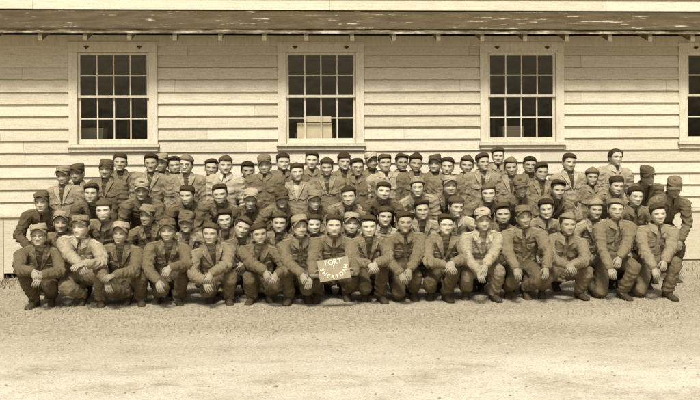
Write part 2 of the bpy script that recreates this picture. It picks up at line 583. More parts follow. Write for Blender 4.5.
    # ---- the body: head, neck, trunk, limbs and hands in one mesh
    var = dict(jaw=rd.uniform(-.10, .14), nose=rd.uniform(.5, .92), w=rd.uniform(.95, 1.10), top=rd.uniform(.96, 1.04), len=rd.uniform(.88, 1.02), smile=rd.choice([0, 0, .3, .7, 1]), bend=rd.uniform(-.03, .03), id=sd,
               brow=brow if brow is not None else rd.uniform(.6, 1.1), stub=rd.uniform(0, 1))
    hv, tone = head_grid(var)
    toW = lambda a: (np.asarray(a) * np.array([1.12, 1.04, 1.0])) @ np.array(HR).T + np.array(E)
    body = MB()
    nr = len(HZ)
    hw = toW(hv.reshape(-1, 3)).reshape(nr, HC, 3)
    # bend the lower neck onto the spine
    for i in range(nr):
        k = np.clip((-.116 - HZ[i]) / .040, 0, 1)
        if k > 0:
            tgt = np.array(Nk + up * (.01)) + (hv[i] - hv[i].mean(0)) @ np.array([list(side), list(-fwd), list(up)])
            hw[i] = hw[i] * (1 - k) + tgt * k
    pts = [hw[i] for i in range(nr)]
    nh = len(HZ) * HC
    trunk = [superring(Nk - up * .05, .10, .07, side, fwd, HC, 1), superring(Nk - up * .12, .14, .085, side, fwd, HC, 1),
             superring(Nk - up * .28, .13, .09, side, fwd, HC, 1), superring(Pv + up * .05, .12, .08, side, fwd, HC, 1), superring(Pv - up * .04, .10, .07, side, fwd, HC, 1)]
    ordr = np.argsort(np.arange(HC))
    tr2 = []
    for r_ in trunk:                       # start the ring at the back like the head rings do
        ang = HA
        c_ = r_.mean(0)
        aa = np.abs(r_ - c_)
        a_ = np.max(np.abs((r_ - c_) @ np.array(side))); b_ = np.max(np.abs((r_ - c_) @ np.array(fwd)))
        tr2.append(c_ + np.outer(np.sin(ang) * a_, np.array(side)) + np.outer(np.cos(ang) * b_, np.array(fwd)))
    body.loft([q for q in pts] + tr2)
    tones = [tone.reshape(-1), np.ones(5 * HC)]
    n0 = body.n
    for s in (-1, 1):                       # ears
        rr = []
        for q, ww in ((-.033, .25), (-.026, .75), (-.010, .85), (.008, 1.05), (.022, .95), (.030, .5)):
            rr.append(np.array([[s * (.0745 * var['w'] + .0035 + .006 * math.cos(b) + (q + .03) * .06), .014 + .015 * ww * math.sin(b) + .1 * q, -.012 + q] for b in [2 * math.pi * j / 8 for j in range(8)]]))
        body.loft([toW(r_) for r_ in rr])
    for i, s in enumerate((-1, 1)):
        body.tube([sh[i], elb[i], wr[i]], [.045, .038, .028], 8)
        body.tube([hips[i], knees[i], ankles[i] + V(0, .0, .06)], [.06, .048, .036], 8)
        fd = (wr[i] - elb[i]).normalized()
        if grip:
            hd = V(-s * .9, -.12, .12); th = V(0, -.2, 1)
            hand(body, wr[i], hd, th, .5)
        elif hp is not None or True:
            hd = (fd * .75 + V(0, -.15, -rd.uniform(.1, 1.1) if sq else -.5)).normalized()
            th = V(-s, -.2, .15) if sq or pose == 'stoop' else V(-s * .3, -1, 0)
            hand(body, wr[i], hd, th, rd.uniform(.6, 1.25) if sq else .6)
    tones.append(np.full(body.n - n0, .62)); tones[-1][:96] = .62
    # eyes, lids and brows
    flat_ = hv.reshape(-1, 3)
    def face_y(x_, z_):
        k_ = np.argmin((flat_[:, 0] - x_) ** 2 + (flat_[:, 2] - z_) ** 2 + (flat_[:, 1] > 0) * 9)
        return flat_[k_, 1]
    squint = rd.uniform(.55, 1.0)
    for s in (-1, 1):
        ex = s * .0325 * var['w']; ey = face_y(ex, 0) - .0012
        rr_ = [0, .42, .62, 1.0]; vv = [(ex, ey - .0028, 0)]; tt_ = [.10]
        for q in rr_[1:]:
            for b in range(12):
                an_ = 2 * math.pi * b / 12
                vv.append((ex + .0135 * q * math.cos(an_), ey - .0028 * (1 - q * q) + .05 * abs(.0135 * q * math.cos(an_)) , .0062 * squint * q * math.sin(an_) * (1.15 if math.sin(an_) > 0 else .9)))
                tt_.append(.10 if q < .5 else (1.25 if q < .9 else .30))
        ff = [(0, 1 + (b + 1) % 12, 1 + b) for b in range(12)]
        for l_ in range(2):
            o_ = 1 + 12 * l_
            ff += [(o_ + b, o_ + (b + 1) % 12, o_ + 12 + (b + 1) % 12, o_ + 12 + b) for b in range(12)]
        body.add(toW(np.array(vv)), ff); tones.append(np.array(tt_))
        n1 = body.n
        bp = [V(s * q * var['w'], face_y(s * q * var['w'], zz_) - .0015, zz_) for q, zz_ in ((.014, .0185), (.026, .0225), (.040, .0225), (.051, .0165))]
        m1 = MB(); m1.tube(bp, [.0022, .0030, .0028, .0016], 5)
        body.add(toW(m1.verts()), m1.f); tones.append(np.full(body.n - n1, .36))
    me = body.mesh('person', True)
    tn = np.concatenate(tones)
    ca = me.color_attributes.new('tone', 'FLOAT_COLOR', 'POINT')
    ca.data.foreach_set('color', np.stack([tn, tn, tn, np.ones_like(tn)], 1).astype(np.float32).ravel())
    sv = skin_v * 1.1 if skin_v else rd.choice([.33, .38, .42, .46])
    root = link('person', me, skin(sv), None, base)
    tag(root, label, 'person', group)

    # ---- jacket
    jb = MB()
    prof = [(-.34 if not sq else -.16, .19, .135), (-.1, .19, .135), (.12, .172, .122), (.30, .178, .125), (.55, .19, .13), (.74, .192, .128), (.86, .178, .112), (.93, .11, .085), (.955, .085, .07)]
    rings = []
    for t_, a_, b_ in prof:
        c_ = Pv.lerp(Nk, t_) if t_ >= 0 else Pv + up * (L * t_)
        c_ = c_ - fwd * ((.035 if sq else .01) * math.sin(max(0, min(1, t_)) * math.pi))
        rings.append(superring(c_, a_, b_, side, fwd))
    jb.loft(rings)
    for i, s in enumerate((-1, 1)):
        jb.tube([Nk - up * .075 + side * s * .03, Nk - up * .068 + side * s * .10, sh[i] - side * s * .01], [.050, .066, .072], 12)
        p_, r_ = bez_limb(sh[i], elb[i], elb[i].lerp(wr[i], .94), .083, .068, .053)
        jb.tube(p_, r_, 12)
    jm = fuse(jb, .0125, 3, 'jacket')
    ax_ = []
    for i in (0, 1): ax_ += [(sh[i], elb[i], .125, .072, .0185, 1.0), (elb[i], wr[i], .11, .064, .0175, .05)]
    ax_.append((Pv - up * .05, Pv.lerp(Nk, .62), .22, .10, .017 if sq else .010, .15))
    folds(jm, .0115, sd, (8, 8, 9.5), axes=ax_)
    jfab = fabric(jt)
    jacket = link('jacket', jm, jfab, root)
    co = get_co(jm)
    tree = BVHTree.FromPolygons(co.tolist(), [tuple(p.vertices) for p in jm.polygons])
    def proj(s_, u_, off):
        o = Nk + side * s_ + up * u_ + fwd * .26
        h, n_, _, dist = tree.ray_cast(o, -fwd, .30)
        if h is None or dist < .05:
            h = Nk + side * s_ + up * u_ + fwd * (.10 if u_ < -.05 else .075)
        return np.array(h + fwd * off)
    def patch(name, rows, off, mat, parent, th=.012):
        G = np.array([[proj(a_, b_, off) for a_, b_ in r_] for r_ in rows])
        m_ = MB(); m_.slab(G, G - np.array(fwd) * th)
        return m_.build(name, mat, parent, False)
    lp = lambda a_, b_, t_: (a_[0] + (b_[0] - a_[0]) * t_, a_[1] + (b_[1] - a_[1]) * t_)
    # fold-over collar
    cg = []
    amax = 2.55 if open_ else 2.95
    for r_, z_ in ((.076, -.045), (.072, .016), (.079, .026), (.094, .004), (.110, -.040)):
        row_ = []
        for q in np.linspace(-amax, amax, 19):
            fr = abs(q) / amax
            zz = z_ + .016 * (1 - fr) - (.034 * fr ** 5 if r_ > .08 else 0)
            bulge = 1 + (.16 * fr ** 6 if r_ > .08 else 0)
            row_.append(Nk + side * (r_ * math.sin(q) * bulge) - fwd * ((r_ * .95) * math.cos(q) * bulge - .012) + up * zz)
        cg.append(row_)
    G = np.array([[list(q) for q in r_] for r_ in cg])
    cen = np.array(Nk)
    dirs = G - cen; dirs /= np.linalg.norm(dirs, axis=2, keepdims=True)
    m_ = MB(); m_.slab(G + dirs * .004, G - dirs * .003)
    lite = fabric(min(.6, jt * 1.28))
    m_.build('collar', lite, jacket, False)
    front = row in 'DBA' or open_
    if open_:
        for s in (-1, 1):
            rows = []
            for q in np.linspace(0, 1, 6):
                a_ = lp((s * .048, .005), (s * .010, -.235), q); b_ = lp((s * .118, -.035), (s * .022, -.24), q ** 1.25)
                rows.append([lp(a_, b_, e_) for e_ in (0, .33, .66, 1)])
            patch('lapel', rows, .023, lite, jacket, .020)
        rows = []
        for q in np.linspace(0, 1, 5):
            w_ = .054 * (1 - q) + .008
            rows.append([(-w_ + 2 * w_ * e_, -.045 - .18 * q) for e_ in (0, .33, .66, 1)])
        patch('shirt', rows, .005, fabric(shirt), root)
    else:
        rows = [[(-.018 + .036 * e_, -.03 - .32 * q) for e_ in (0, .5, 1)] for q in np.linspace(0, 1, 7)]
        patch('placket', rows, .007, jfab, jacket)
    if row in 'DA' or (row in 'BC' and sd % 2):
        for s in (-1, 1):
            rows = [[(s * .092 - .058 + .116 * e_, -.175 - .052 * q - (.018 * (1 - abs(e_ - .5) * 2) * q)) for e_ in (0, .25, .5, .75, 1)] for q in (0, .5, 1)]
            patch('pocket_flap', rows, .014, lite, jacket, .016)
    for i, s in enumerate((-1, 1)):          # shoulder straps
        rows = []
        for q in np.linspace(0, 1, 5):
            c_ = (Nk + up * -.02 + side * s * .075).lerp(sh[i] + side * s * .015, q)
            r_ = []
            for e_ in (-1, 0, 1):
                o = c_ + fwd * (.024 * e_ * (1 - .25 * (1 - q))) + up * .25
                h, n_, _, dist = tree.ray_cast(o, -up, .5)
                r_.append(list((h if h is not None else c_ + up * .07) + up * .007))
            rows.append(r_)
        G = np.array(rows); m_ = MB(); m_.slab(G, G - np.array(up) * .010)
        m_.build('shoulder_strap', lite, jacket, False)

    # ---- trousers and boots
    tb = MB()
    tb.loft([superring(Pv + up * q, a_, b_, side, fwd) for q, a_, b_ in ((-.13, .10, .08), (-.09, .155, .115), (0, .172, .125), (.10, .16, .115), (.14, .12, .09))])
    for i in (0, 1):
        p_, r_ = bez_limb(hips[i], knees[i], knees[i].lerp(ankles[i], 1.0), .102, .079, .074)
        tb.tube(p_, r_, 12)
    tm = fuse(tb, .0165, 3, 'trousers')
    ax_ = []
    for i in (0, 1): ax_ += [(hips[i], knees[i], .14, .095, .013, .15), (knees[i], ankles[i], .115, .09, .014, .95)]
    folds(tm, .0135, sd + 50, (11, 11, 5), axes=ax_)
    link('trousers', tm, fabric(tt if tt else (jt * rd.uniform(.55, .85) if row == 'D' else .07)), root)
    for i, s in enumerate((-1, 1)):
        bm_ = MB()
        boot(bm_, ankles[i], (s * .22, -1), fpitch[i])
        bm_.build('boot', plain('boot_leather', .05, .7, .3, 30, .3), root, True)

    # ---- cap and hair
    par = dict(arch=rd.uniform(.018, .040), slump=rd.uniform(.8, 2.2), ph=rd.uniform(0, 6), lean=rd.choice([-1, -.5, .4, 1]),
               cpitch=R(cp if cp is not None else (rd.uniform(-9, -2) if cap in ('beret', 'knit') else rd.uniform(-13, -4))),
               croll=R(cr if cr is not None else (rd.uniform(-10, 10))))
    if cap:
        cm, vis = cap_mesh(cap, par)
        cm.v = [toW(v) for v in cm.v]
        cmat = fabric(ct)
        co_ = cm.build('cap', cmat, root, True)
        if vis is not None:
            vis.v = [toW(v) for v in vis.v]
            vis.build('visor', cmat, co_, True)
    # hair follows the skull
    th = 0.0045 if cap else .016
    a = np.abs(HA)[None, :] * np.ones((nr, 1)); z = HZ[:, None] * np.ones((1, HC))
    line = np.interp(a, [0, .45, .75, 1.0, 1.25, 1.7, 2.1, 3.2], [.070, .068, .058, .030, -.002, .0, -.06, -.085])
    k = np.clip((z - line) / .018, -1, 1)
    mask = k > -.25
    c0 = np.array([0, .005, .0])
    dv = hv - c0; dv = dv / np.linalg.norm(dv, axis=2, keepdims=True)
    amt = np.where(k > 0, .0015 + th * np.clip(k, 0, 1), -.002)
    if not cap: amt = amt + np.where(k > .5, .006 * vnoise(hv.reshape(-1, 3) * np.array([60, 25, 40]) + sd).reshape(nr, HC), 0)
    hh = toW((hv + dv * amt[:, :, None]).reshape(-1, 3))
    fc = [q for q in grid_faces(nr, HC) if all(mask.reshape(-1)[list(q)])]
    used = sorted({i for q in fc for i in q}); ix = {u_: n_ for n_, u_ in enumerate(used)}
    hb = MB(); hb.add(hh[used], [tuple(ix[i] for i in q) for q in fc])
    hb.build('hair', plain('hair', hair, .6, .4, 60, .6), root, True)
    if glasses:
        gb = MB()
        for s in (-1, 1):
            ringp = [V(s * .033 + .021 * math.cos(q), -.1005 + .004 * abs(math.cos(q)), -.002 + .018 * math.sin(q)) for q in [2 * math.pi * j / 14 for j in range(15)]]
            gb.tube(ringp, [.0022] * 15, 5, round_ends=False)
            gb.tube([V(s * .054, -.098, .002), V(s * .072, -.07, .003), V(s * .080, .0, .004)], [.002] * 3, 5)
        gb.tube([V(-.012, -.104, .0), V(0, -.108, .003), V(.012, -.104, 0)], [.002] * 3, 5)
        gb.v = [toW(v) for v in gb.v]
        gb.build('spectacles', plain('spectacle_wire', .05, .3, .1, 5, 0, .5), root, True)
    return root, dict(base=base, wr=wr, E=E)
# ------------------------------------------------------------------ the barracks
barracks = bpy.data.objects.new('barracks', None)
PENDING.append(barracks)
tag(barracks, 'long pale clapboard barracks with a shingled skirt roof and sash windows behind the men', 'building')

def painted_wood(name, v, grime=.5, stretch=(1.2, 1, 14)):
    m, t, b = nodes(name, .75, .25)
    a = t.nodes.new('ShaderNodeAttribute'); a.attribute_name = 'tone'
    n1 = noise(t, 3.0, 6, .7, stretch=stretch)
    c = tone_ramp(t, n1, [(.22, v * .74), (.5, v), (.8, v * 1.12)])
    n2 = noise(t, 62, 4, .8)
    r = t.nodes.new('ShaderNodeValToRGB')
    r.color_ramp.elements[0].position = .30; r.color_ramp.elements[0].color = (.58, .56, .51, 1)
    r.color_ramp.elements[1].position = .54; r.color_ramp.elements[1].color = (1, 1, 1, 1)
    t.links.new(n2, r.inputs[0])
    c = mul(t, c, r.outputs[0], min(1, grime * 1.5))
    t.links.new(mul(t, c, a.outputs['Color']), b.inputs['Base Color'])
    bump(t, b, n2, .35, .006)
    return m

def toned(mb, name, mat, parent, tones):
    me = mb.mesh(name)
    ca = me.color_attributes.new('tone', 'FLOAT_COLOR', 'POINT')
    t = np.array(tones); ca.data.foreach_set('color', np.stack([t, t, t ** 1.15, np.ones_like(t)], 1).astype(np.float32).ravel())
    return link(name, me, mat, parent)

M_SIDING = painted_wood('painted_clapboard', .56)
M_TRIM = painted_wood('painted_trim', .60, .4, (6, 6, 1.2))
def ones(mb, lo=1, hi=1): return rng.uniform(lo, hi, mb.n)

X0, X1 = -9.6, 9.6
# windows: centre x, then shared heights
WW, WZ0, WZ1 = 1.34, at(320, 148, 0).z, at(320, 44.2, 0).z
WX = [at(113.8, 96, 0).x, at(321, 96, 0).x, at(521.5, 96, 0).x, at(719, 96, 0).x]
WX += [WX[0] - 3.15]
holes = [(c - WW / 2 + .03, c + WW / 2 - .03) for c in WX]
HZ0, HZ1 = WZ0 + .04, WZ1 - .03
ROWH = .1865
BAND = at(10, 216.5, 0).z

def siding(z_start, z_end, holed, name):
    mb = MB(); tones = []
    z = z_start; k = 0
    while z < z_end - .01:
        za, zb = z, min(z + ROWH, z_end)
        def yy(q): return -.004 - .034 * (1 - (q - za) / ROWH)
        cuts = [za, zb]
        if holed: cuts += [c for c in (HZ0, HZ1) if za < c < zb]
        cuts.sort()
        # boards of random length along the row
        joints = [X0]
        while joints[-1] < X1 - 2.2: joints.append(joints[-1] + rng.uniform(2.6, 4.9))
        joints[-1] = X1
        for bi in range(len(joints) - 1):
            xa, xb = joints[bi] + .0015, joints[bi + 1] - .0015
            tone = rng.uniform(.86, 1.06); jy = rng.uniform(-.0015, .0015); sag = rng.uniform(-.003, .003)
            for ci in range(len(cuts) - 1):
                c0, c1 = cuts[ci], cuts[ci + 1]
                segs = [(xa, xb)]
                if holed and HZ0 <= (c0 + c1) / 2 <= HZ1:
                    for h0, h1 in holes:
                        ns = []
                        for s0, s1 in segs:
                            if h1 <= s0 or h0 >= s1: ns.append((s0, s1)); continue
                            if s0 < h0: ns.append((s0, h0))
                            if s1 > h1: ns.append((h1, s1))
                        segs = ns
                for s0, s1 in segs:
                    zl = c0 + (sag if ci == 0 else 0)
                    v = [(s0, yy(c0) + jy, zl), (s1, yy(c0) + jy, zl - (sag * .7 if ci == 0 else 0)), (s1, yy(c1) + jy, c1), (s0, yy(c1) + jy, c1)]
                    f = [(0, 1, 2, 3)]
                    if ci == 0:
                        v += [(s0, .022, zl + .001), (s1, .022, zl + .001)]; f.append((4, 5, 1, 0))
                    mb.add(v, f); tones += [tone] * len(v)
        z += ROWH
    return toned(mb, name, M_SIDING, barracks, tones)

ROOFZ = at(320, 11, 0).z
siding(BAND + .035, at(320, 46.5, 0).z + .02, True, 'siding')
siding(ROOFZ + .012, 6.6, False, 'upper_siding')
fz = at(320, 46.5, 0).z; mb = MB()
for k in range(5): mb.box(X0 + (X1 - X0) * k / 5 + .001, X0 + (X1 - X0) * (k + 1) / 5 - .001, -.050, .01, fz, fz + .165)
toned(mb, 'frieze_board', M_TRIM, barracks, ones(mb, .84, .92))

# water table and the vertical boards under it
mb = MB(); mb.box(X0, X1, -.062, .01, BAND - .012, BAND + .032); toned(mb, 'water_table', M_TRIM, barracks, ones(mb, .9, 1))
mb = MB(); tones = []
x = at(4.5, 240, 0).x - 1.22 * 6
while x < X1:
    mb.box(max(x, X0), min(x + 1.214, X1), -.03, .0, float(GZ(x + .6, -.1)) + .025, BAND - .014); tones += [rng.uniform(.88, 1.0)] * 8
    x += 1.22
toned(mb, 'skirting', M_SIDING, barracks, tones)

# windows
M_GLASS, t, b = nodes('window_glass', .05, .5)
t.nodes.remove(b)
gl = N(t, 'ShaderNodeBsdfGlossy', Roughness=.06); gl.inputs['Color'].default_value = (.9, .74, .46, 1)
tr = N(t, 'ShaderNodeBsdfTransparent'); tr.inputs['Color'].default_value = (.94, .92, .86, 1)
lwn = N(t, 'ShaderNodeLayerWeight', Blend=.5)
pw = N(t, 'ShaderNodeMath', operation='POWER'); t.links.new(lwn.outputs['Facing'], pw.inputs[0]); pw.inputs[1].default_value = 4
lw = N(t, 'ShaderNodeMath', operation='MULTIPLY_ADD'); t.links.new(pw.outputs[0], lw.inputs[0]); lw.inputs[1].default_value = .85; lw.inputs[2].default_value = .06
tcn = t.nodes.new('ShaderNodeTexCoord')
wn = N(t, 'ShaderNodeTexNoise', Scale=3.2, Detail=2)
t.links.new(tcn.outputs['Object'], wn.inputs['Vector'])
bn = N(t, 'ShaderNodeBump', Strength=.14, Distance=.03); t.links.new(wn.outputs['Fac'], bn.inputs['Height'])
t.links.new(bn.outputs[0], gl.inputs['Normal'])
mxs = N(t, 'ShaderNodeMixShader')
t.links.new(lw.outputs[0], mxs.inputs[0]); t.links.new(tr.outputs[0], mxs.inputs[1]); t.links.new(gl.outputs[0], mxs.inputs[2])
t.links.new(mxs.outputs[0], t.nodes['Material Output'].inputs['Surface'])
M_IRON = plain('rusty_iron', .05, .6, .4, 40, .3)

for cx_ in WX:
    zb, zt = WZ0, WZ1
    cw = .125
    xa, xb = cx_ - WW / 2, cx_ + WW / 2
    mb = MB()
    mb.box(xa, xa + cw, -.052, .06, zb + .075, zt - .135)          # side casings
    mb.box(xb - cw, xb, -.052, .06, zb + .075, zt - .135)
    mb.box(xa - .004, xb + .004, -.055, .06, zt - .133, zt)        # head casing
    mb.box(xa - .012, xb + .012, -.075, .0, zt + .002, zt + .024)  # drip cap
    win = toned(mb, 'window', M_TRIM, barracks, ones(mb, .93, 1.03))
    mb = MB(); mb.box(xa - .025, xb + .025, -.095, .06, zb + .030, zb + .073); mb.box(xa, xb, -.058, .02, zb - .035, zb + .028)
    toned(mb, 'sill', M_TRIM, win, ones(mb, .9, 1.0))
    gx0, gx1 = xa + cw + .002, xb - cw - .002
    gz0, gz1 = zb + .075, zt - .137
    mid = at(320, 96.2, 0).z
    for nm, z0, z1, yf, bot in (('sash', mid - .02, gz1, -.012, .038), ('sash', gz0, mid + .02, .022, .075)):
        mb = MB()
        st = .040
        mb.box(gx0, gx0 + st, yf, yf + .032, z0, z1); mb.box(gx1 - st, gx1, yf, yf + .032, z0, z1)
        mb.box(gx0 + st, gx1 - st, yf, yf + .032, z1 - .038, z1)
        mb.box(gx0 + st, gx1 - st, yf, yf + .032, z0, z0 + bot)
        ix0, ix1, iz0, iz1 = gx0 + st, gx1 - st, z0 + bot, z1 - .038
        zc = (iz0 + iz1) / 2
        for q in (1, 2, 3):
            xx = ix0 + (ix1 - ix0) * q / 4
            mb.box(xx - .009, xx + .009, yf + .004, yf + .026, iz0, zc - .009); mb.box(xx - .009, xx + .009, yf + .004, yf + .026, zc + .009, iz1)
        mb.box(ix0, ix1, yf + .003, yf + .027, zc - .009, zc + .009)
        toned(mb, nm, M_TRIM, win, ones(mb, .9, 1.05))
        pb = MB(); pb.add([(ix0 - .01, yf + .018, iz0 - .01), (ix1 + .01, yf + .018, iz0 - .01), (ix1 + .01, yf + .018, iz1 + .01), (ix0 - .01, yf + .018, iz1 + .01)], [(0, 1, 2, 3)])
        pb.build('pane', M_GLASS, win)
    for sx in (-.40, .40):
        hb = MB(); x_ = cx_ + sx
        hb.box(x_ - .035, x_ + .035, -.066, -.054, zt - .062, zt - .040); hb.box(x_ - .012, x_ + .012, -.080, -.056, zt - .078, zt - .038)
        hb.build('screen_hanger', M_IRON, win)

# a dark room behind the panes
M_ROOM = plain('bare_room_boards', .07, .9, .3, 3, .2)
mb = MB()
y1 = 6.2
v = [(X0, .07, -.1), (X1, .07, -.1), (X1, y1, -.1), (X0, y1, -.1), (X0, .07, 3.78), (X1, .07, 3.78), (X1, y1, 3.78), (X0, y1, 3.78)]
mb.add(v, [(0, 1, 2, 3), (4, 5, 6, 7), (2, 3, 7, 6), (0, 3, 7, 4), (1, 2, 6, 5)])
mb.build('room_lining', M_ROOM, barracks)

# unseen box added behind the upper siding to block sky in the gap
mb = MB(); mb.box(X0, X1, .026, .06, 3.70, 6.6); mb.build('sky_blocker', M_ROOM, barracks)

# skirt roof
M_ROOF, t, b = nodes('weathered_roofing', .9, .15)
n1 = noise(t, 2.2, 7, .7, stretch=(1, 3, 3))
c = tone_ramp(t, n1, [(.25, .04), (.5, .07), (.8, .12)])
n2 = noise(t, 3.4, 8, .74, stretch=(.55, 4.5, 4.5))
pe = t.nodes.new('ShaderNodeValToRGB'); pe.color_ramp.elements[0].position = .60; pe.color_ramp.elements[1].position = .64
t.links.new(n2, pe.inputs[0])
mx = t.nodes.new('ShaderNodeMix'); mx.data_type = 'RGBA'
mx.inputs['B'].default_value = sep(.52)
t.links.new(pe.outputs[0], mx.inputs['Factor']); t.links.new(c, mx.inputs['A'])
t.links.new(mx.outputs['Result'], b.inputs['Base Color'])
bump(t, b, noise(t, 40, 5, .7), .5, .01)
EY = -.64
EZ = at(320, 29.5, EY).z
mb = MB()
nc = 1
for k in range(nc):                                       # courses of roofing, each lapped on the one below
    a, bq = k / nc, (k + 1) / nc
    ya, yb = EY * (1 - a), EY * (1 - bq)
    za, zb = EZ + (ROOFZ - EZ) * a, EZ + (ROOFZ - EZ) * bq
    xs = np.linspace(X0, X1, 90)
    wob = .006 * vnoise(np.stack([xs * 1.7, np.full(90, k * 3.1), np.zeros(90)], 1))
    top = np.stack([np.stack([xs, np.full(90, ya - .015) + wob, za + .014 + wob * .6], 1), np.stack([xs, np.full(90, yb), np.full(90, zb + .002)], 1)])
    mb.slab(top, top - np.array([0, -.002, .013]))
mb.build('skirt_roof', M_ROOF, barracks)
M_EDGE, t, b = nodes('peeling_eave_board', .85, .15)
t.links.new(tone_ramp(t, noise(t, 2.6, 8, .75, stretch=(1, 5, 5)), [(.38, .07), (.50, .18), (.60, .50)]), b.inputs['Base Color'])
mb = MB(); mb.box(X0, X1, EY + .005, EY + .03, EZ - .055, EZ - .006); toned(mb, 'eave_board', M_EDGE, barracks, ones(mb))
slope = (ROOFZ - EZ) / -EY
mb = MB()
v = [(X0, EY + .032, EZ - .012), (X1, EY + .032, EZ - .012), (X1, -.04, ROOFZ - .03), (X0, -.04, ROOFZ - .03)]
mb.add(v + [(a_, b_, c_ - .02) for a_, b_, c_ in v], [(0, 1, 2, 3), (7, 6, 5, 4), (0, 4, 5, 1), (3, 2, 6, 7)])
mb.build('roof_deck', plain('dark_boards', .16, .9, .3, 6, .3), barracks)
x = at(38, 36, EY).x - .655 * 6
k = 0
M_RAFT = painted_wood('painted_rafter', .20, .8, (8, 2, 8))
while x < X1 - .2:
    if x > X0 + .2:
        mb = MB(); j = rng.uniform(-.02, .02)
        ya, yb = EY + .034, -.03
        q = [(ya, EZ - .035), (yb, EZ - .04 + slope * (yb - ya) ), (yb, EZ - .225 + slope * (yb - ya) * .8), (ya, EZ - .165)]
        mb.add([(x + j - .030, a_, c_) for a_, c_ in q] + [(x + j + .030, a_, c_) for a_, c_ in q], [(0, 1, 2, 3), (7, 6, 5, 4), (0, 4, 5, 1), (1, 5, 6, 2), (2, 6, 7, 3), (3, 7, 4, 0)])
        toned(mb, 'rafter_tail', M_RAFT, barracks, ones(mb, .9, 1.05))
    x += .655

# guessed bunk in place of an unidentified pale shape in the second window
bed = bpy.data.objects.new('guessed_bunk', None); PENDING.append(bed)
pA, pB = at(297, 135, .16), at(331, 116, .16)
bed.location = (pA.x, .16, -.1)
tag(bed, 'pale shape guessed as a sheeted bunk inside the second window from the left', 'bunk')
M_SHEET = plain('white_sheet', .56, .9, .08, 5, .3)
mb = MB()
wd = pB.x - pA.x
mb.box(0.11, wd, -.02, .5, pA.z + .30, pB.z + .1); mb.box(-.0, wd + .01, -.035, .5, pA.z + .02, pA.z + .285)
mb.build('mattress', M_SHEET, bed)
mb = MB(); mb.box(-.03, .02, .0, .04, 0, pA.z + .1); mb.box(wd - .02, wd + .03, .0, .04, 0, pA.z + .1); mb.box(-.03, wd + .03, 0, .03, pA.z + .1, pA.z + .13)
mb.build('bed_frame', M_IRON, bed)

for wx_, dx_, lab in ((WX[0], -.38, 'invented dim bunk with a folded blanket inside the leftmost window'), (WX[2], .18, 'invented dim bunk with a folded blanket inside the third window from the left')):  # invented bunks, added for irregular shapes where the panes lack reflections
    bk = bpy.data.objects.new('bunk', None); PENDING.append(bk); bk.location = (wx_ + dx_, .75, -.1)
    tag(bk, lab, 'bunk', 'invented dim bunks inside the barracks')
    mb = MB(); mb.box(-.42, .42, 0, 1.9, 1.98, 2.10); mb.box(-.42, .42, 0, 1.9, 1.0, 1.12); mb.build('mattress', plain('grey_blanket', .34, .9, .3, 8, .3), bk)
    mb = MB(); mb.box(-.30, .05, .02, .4, 2.103, 2.28); mb.build('blanket', M_SHEET, bk)
    for sx_ in (-.46, .46):
        mb = MB(); mb.box(sx_ - .02, sx_ + .02, 0, .04, 0, 2.5); mb.build('post', M_IRON, bk)

# ------------------------------------------------------------------ ground
M_GROUND, t, b = nodes('trodden_earth', .95, .1)
tc = t.nodes.new('ShaderNodeTexCoord')
sx = t.nodes.new('ShaderNodeSeparateXYZ'); t.links.new(tc.outputs['Object'], sx.inputs[0])
big = noise(t, .55, 5, .6, stretch=(.5, 1.3, 1))
mid_ = noise(t, 1.5, 12, .80, stretch=(.8, 1.2, 1))
finen = noise(t, 26, 6, .75)
grit = noise(t, 66, 4, .8)
def mth(op, a, b_=None, c=None):
    n = t.nodes.new('ShaderNodeMath'); n.operation = op
    for i, q in enumerate((a, b_, c)):
        if q is None: continue
        if isinstance(q, (int, float)): n.inputs[i].default_value = q
        else: t.links.new(q, n.inputs[i])
    return n.outputs[0]
# turf wears away towards the camera (y about -5.2), leaving pale dust
edge = mth('MULTIPLY_ADD', mth('SUBTRACT', big, .5), 6.0, sx.outputs['Y'])
edge = mth('MULTIPLY_ADD', mth('SUBTRACT', mid_, .5), 7.0, edge)
fac = t.nodes.new('ShaderNodeMapRange'); fac.interpolation_type = 'SMOOTHSTEP'
fac.inputs['From Min'].default_value = -7.4; fac.inputs['From Max'].default_value = -3.9
t.links.new(edge, fac.inputs['Value'])
dust = tone_ramp(t, mid_, [(.36, .42), (.47, .60), (.55, .72)])
turf = tone_ramp(t, finen, [(.33, .19), (.5, .40), (.67, .58)])
mx = t.nodes.new('ShaderNodeMix'); mx.data_type = 'RGBA'
t.links.new(fac.outputs[0], mx.inputs['Factor']); t.links.new(dust, mx.inputs['A']); t.links.new(turf, mx.inputs['B'])
gr = t.nodes.new('ShaderNodeValToRGB')
gr.color_ramp.elements[0].position = .34; gr.color_ramp.elements[0].color = (.52, .49, .42, 1)
gr.color_ramp.elements[1].position = .50; gr.color_ramp.elements[1].color = (1.04, 1.04, 1.04, 1)
t.links.new(grit, gr.inputs[0])
t.links.new(mul(t, mx.outputs['Result'], gr.outputs[0]), b.inputs['Base Color'])
hsum = mth('ADD', mth('MULTIPLY', finen, 1.0), mth('MULTIPLY', grit, .4))
bump(t, b, hsum, .8, .03)

